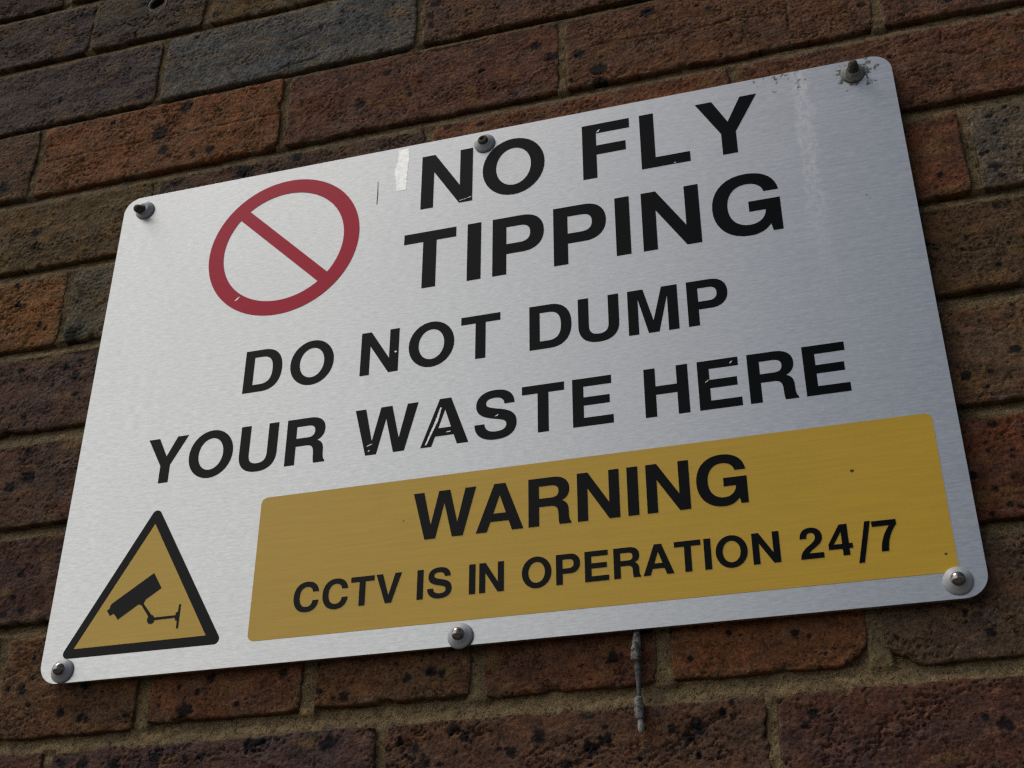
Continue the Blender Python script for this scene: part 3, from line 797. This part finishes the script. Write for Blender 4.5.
for c, z in SC:
    if c[0] not in ((265.8, 140.0), (110.2, 282.6), (285.6, 338.4), (240.7, 216.1)):
        mx, my = np.mean([p[0] for p in c]), np.mean([p[1] for p in c])
        c = [(mx + (x - mx) * 0.62, my + (y - my) * 0.62) for x, y in c]
    c = ragged(c)
    flat("scratch", [c], z, 0.06, BARE, sign, "bare metal scratch through the print")
rs_ = np.random.default_rng(5)
sm = []
ys_ = np.linspace(397.6, 358.2, 34)
for y in ys_: sm.append((235.4 - 2.2 * math.exp(-((y - 376) / 9) ** 2) + rs_.normal(0, 0.45), y))
for y in ys_[::-1]: sm.append((243.4 + 0.9 * math.sin(y / 6) * 0.5 + rs_.normal(0, 0.3), y))
flat("scuff", [sm], 0.0, 0.12, SMEAR, sign, "bright pale scuff running down from the top edge")
flat("dark_scratch", [[(219.6, 349.0), (220.3, 349.0), (220.6, 358.0), (220.0, 371.0), (219.5, 371.0), (219.7, 358.0)]], 0.0, 0.05, RUSTY, sign)

# fixings: conical grey washers with a round-nosed pin
WPROF = [(7.6, 0.0), (8.1, 0.25), (8.2, 0.9), (7.9, 1.5), (7.1, 2.1), (6.0, 2.8), (5.0, 3.7), (4.5, 4.1), (4.2, 4.15), (3.6, 4.0)]
PPROF = [(4.05, 3.0), (4.1, 4.2), (4.0, 5.2), (3.65, 6.3), (3.0, 7.3), (2.1, 8.0), (1.1, 8.4), (0.3, 8.5)]
LPROF = [(3.8, 3.0), (3.7, 5.0), (3.4, 7.2), (3.2, 8.8), (2.7, 10.0), (1.7, 10.9), (0.5, 11.3)]
SPROF = [(3.9, 3.0), (4.0, 4.4), (3.7, 5.4), (3.0, 6.2), (1.9, 6.5), (1.7, 5.2), (0.3, 4.9)]
first = None
for (x, y, kind, lab) in [
    (17.5, 8.2, 'shiny', None), (293.6, 5.9, 'shiny', None), (583.8, 10.2, 'shiny', None),
    (19.4, 385.9, 'long', "dark screw with a long weathered nose"),
    (304.3, 387.9, 'hollow', "dark screw with a hollow nose"),
    (573.6, 387.4, 'crusted', "dirt crusted screw in the top right corner")]:
    prof, mp, mw, wb = {'shiny': (PPROF, STEEL, WASHER, 0.0), 'long': (LPROF, RUSTY, WASHER, 0.05),
                        'hollow': (SPROF, RUSTY, WASHER, 0.03), 'crusted': (LPROF, RUSTY, GRIMY, 0.16)}[kind]
    if kind == 'shiny' and first is not None:
        s = first.copy(); COL.objects.link(s); s.parent = sign
        s.location = (x / 1000, 0, y / 1000)
        s.rotation_euler = (0.05, x * 1.7, -0.04)
        w = first_w.copy(); COL.objects.link(w); w.parent = s
        continue
    tilt = {'long': (0.34, -0.30), 'crusted': (-0.16, 0.10)}.get(kind, (0, 0))
    s = lathe("screw", prof, mp, sign, (x, y, 0), 40, wb, lab, seed=int(x))
    w = lathe("washer", WPROF, mw, s, (0, 0, 0), 56, wb * 0.25, None, seed=int(y))
    if tilt[0]:
        s.data.transform(Matrix.Rotation(tilt[0], 4, 'X') @ Matrix.Rotation(tilt[1], 4, 'Z'))
    if first is None: first, first_w = s, w

# ------------------------------------------------------------------ plug hole in the top left brick
PLUG = simple("grubby_plastic", (0.17, 0.155, 0.125), 0.7, 0.0, 500, 0.4, 0.5)
HOLE_SHADE = simple("hole_shade", (0.012, 0.012, 0.011), 0.8, 0.0, 500, 0.4, 0.5)  # near black: the shade inside holes put into the colour
plug = lathe("wall_plug", [(9.6, -3.0), (9.7, -0.2), (9.3, 0.6), (8.4, 0.5), (7.7, -0.3), (7.5, -1.0), (7.5, -1.1)], PLUG, wall, (-11.2, 631.0, FACE), 40, 0.03)
lathe("shade_lining", [(7.5, -0.6), (7.2, -1.2), (6.9, -8.0), (6.7, -15.0), (0.2, -15.2)], HOLE_SHADE, plug, (0, 0, 0), 40, 0.02)  # added lining, painted near black so the hole's inside looks shaded

# ------------------------------------------------------------------ crusted strand hanging below the sign
def strand_mat():
    t = NT("crusted_grey")
    v = t.coord()
    n = t.noise(v, 420, 5, 0.7)
    c = t.mix(t.ramp(n, 0.36, 0.62), (0.05, 0.047, 0.042), (0.33, 0.32, 0.295))
    t.p(Base_Color=c, Roughness=0.9)
    t.bump(n, 1.0, 0.0014)
    return t.m
SM = strand_mat()
STEMM = simple("dark_stem", (0.085, 0.083, 0.078), 0.75, 0.0, 500, 0.5, 0.8, 0.0008)
TIPM = simple("pale_tip", (0.36, 0.35, 0.33), 0.7, 0.0, 500, 0.4, 0.8, 0.0008)
st = thing("hanging_strand", "thin grey crusted strand hanging down the bricks below the sign", "strand", PW(400, 6, FACE))
def tube(name, pts, mat, parent, wob, seed, label=None):
    """pts: (x, y, z, radius) in plate mm down the strand"""
    bm = bmesh.new()
    P = np.array(pts, float)
    s = np.linspace(0, len(P) - 1, 8 * (len(P) - 1) + 1)
    Q = np.stack([np.interp(s, np.arange(len(P)), P[:, i]) for i in range(4)], 1)
    r = np.random.default_rng(seed)
    rings = []
    for q in Q:
        ringv = []
        for k in range(14):
            a = 2 * math.pi * k / 14
            rr = q[3] * (1 + wob * r.normal(0, 0.5))
            ringv.append(bm.verts.new(((q[0] - 400 + rr * math.cos(a)) / 1000, -(q[2] - FACE + rr * math.sin(a)) / 1000, (q[1] - 6) / 1000)))
        rings.append(ringv)
    for p, q in zip(rings[:-1], rings[1:]):
        for k in range(14):
            bm.faces.new((p[k], p[(k + 1) % 14], q[(k + 1) % 14], q[k]))
    bm.faces.new(rings[0]); bm.faces.new(rings[-1])
    bmesh.ops.recalc_face_normals(bm, faces=bm.faces)
    for f in bm.faces: f.smooth = True
    me = bpy.data.meshes.new(name); bm.to_mesh(me); bm.free()
    return new_obj(name, me, mat, parent, label)
tube("upper_sheath", [(400.8, 6, -4.8, 1.5), (401.2, 0, -4.0, 1.7), (401.0, -4, -3.7, 2.2), (400.5, -9, -3.6, 2.8), (400.1, -14, -3.6, 3.0), (400.1, -17.2, -3.8, 2.9), (400.2, -17.6, -3.8, 2.2), (400.2, -17.9, -3.8, 0.8)], SM, st, 0.10, 1)
tube("stem", [(400.3, -16.5, -4.1, 1.2), (400.7, -19, -4.1, 1.6), (400.8, -22.5, -4.1, 2.1), (400.8, -26, -4.3, 1.8), (400.8, -32, -4.5, 1.4), (400.7, -38, -4.6, 1.2), (400.6, -41, -4.5, 1.2)], STEMM, st, 0.08, 2)
tube("lower_sheath", [(400.4, -38.6, -4.2, 0.8), (400.4, -39.0, -4.2, 2.4), (400.4, -42, -4.2, 2.6), (400.4, -47, -4.3, 2.6), (400.6, -51.2, -4.4, 2.3), (400.7, -52.0, -4.5, 1.6)], SM, st, 0.10, 3)
tube("tip", [(400.8, -51.4, -4.6, 1.5), (400.9, -53.5, -4.6, 1.7), (400.9, -56.5, -4.8, 1.8), (400.8, -58.4, -4.9, 1.3), (400.8, -59.4, -5.0, 0.6)], TIPM, st, 0.08, 4)
lathe("hole_shade_dot", [(0.95, -0.6), (0.95, 0.25), (0.7, 0.3), (0.2, 0.3)], HOLE_SHADE, st, (-0.2, -21.2, 5.0), 16, 0.05)  # solid near-black button standing in for the shaded hole in the sheath
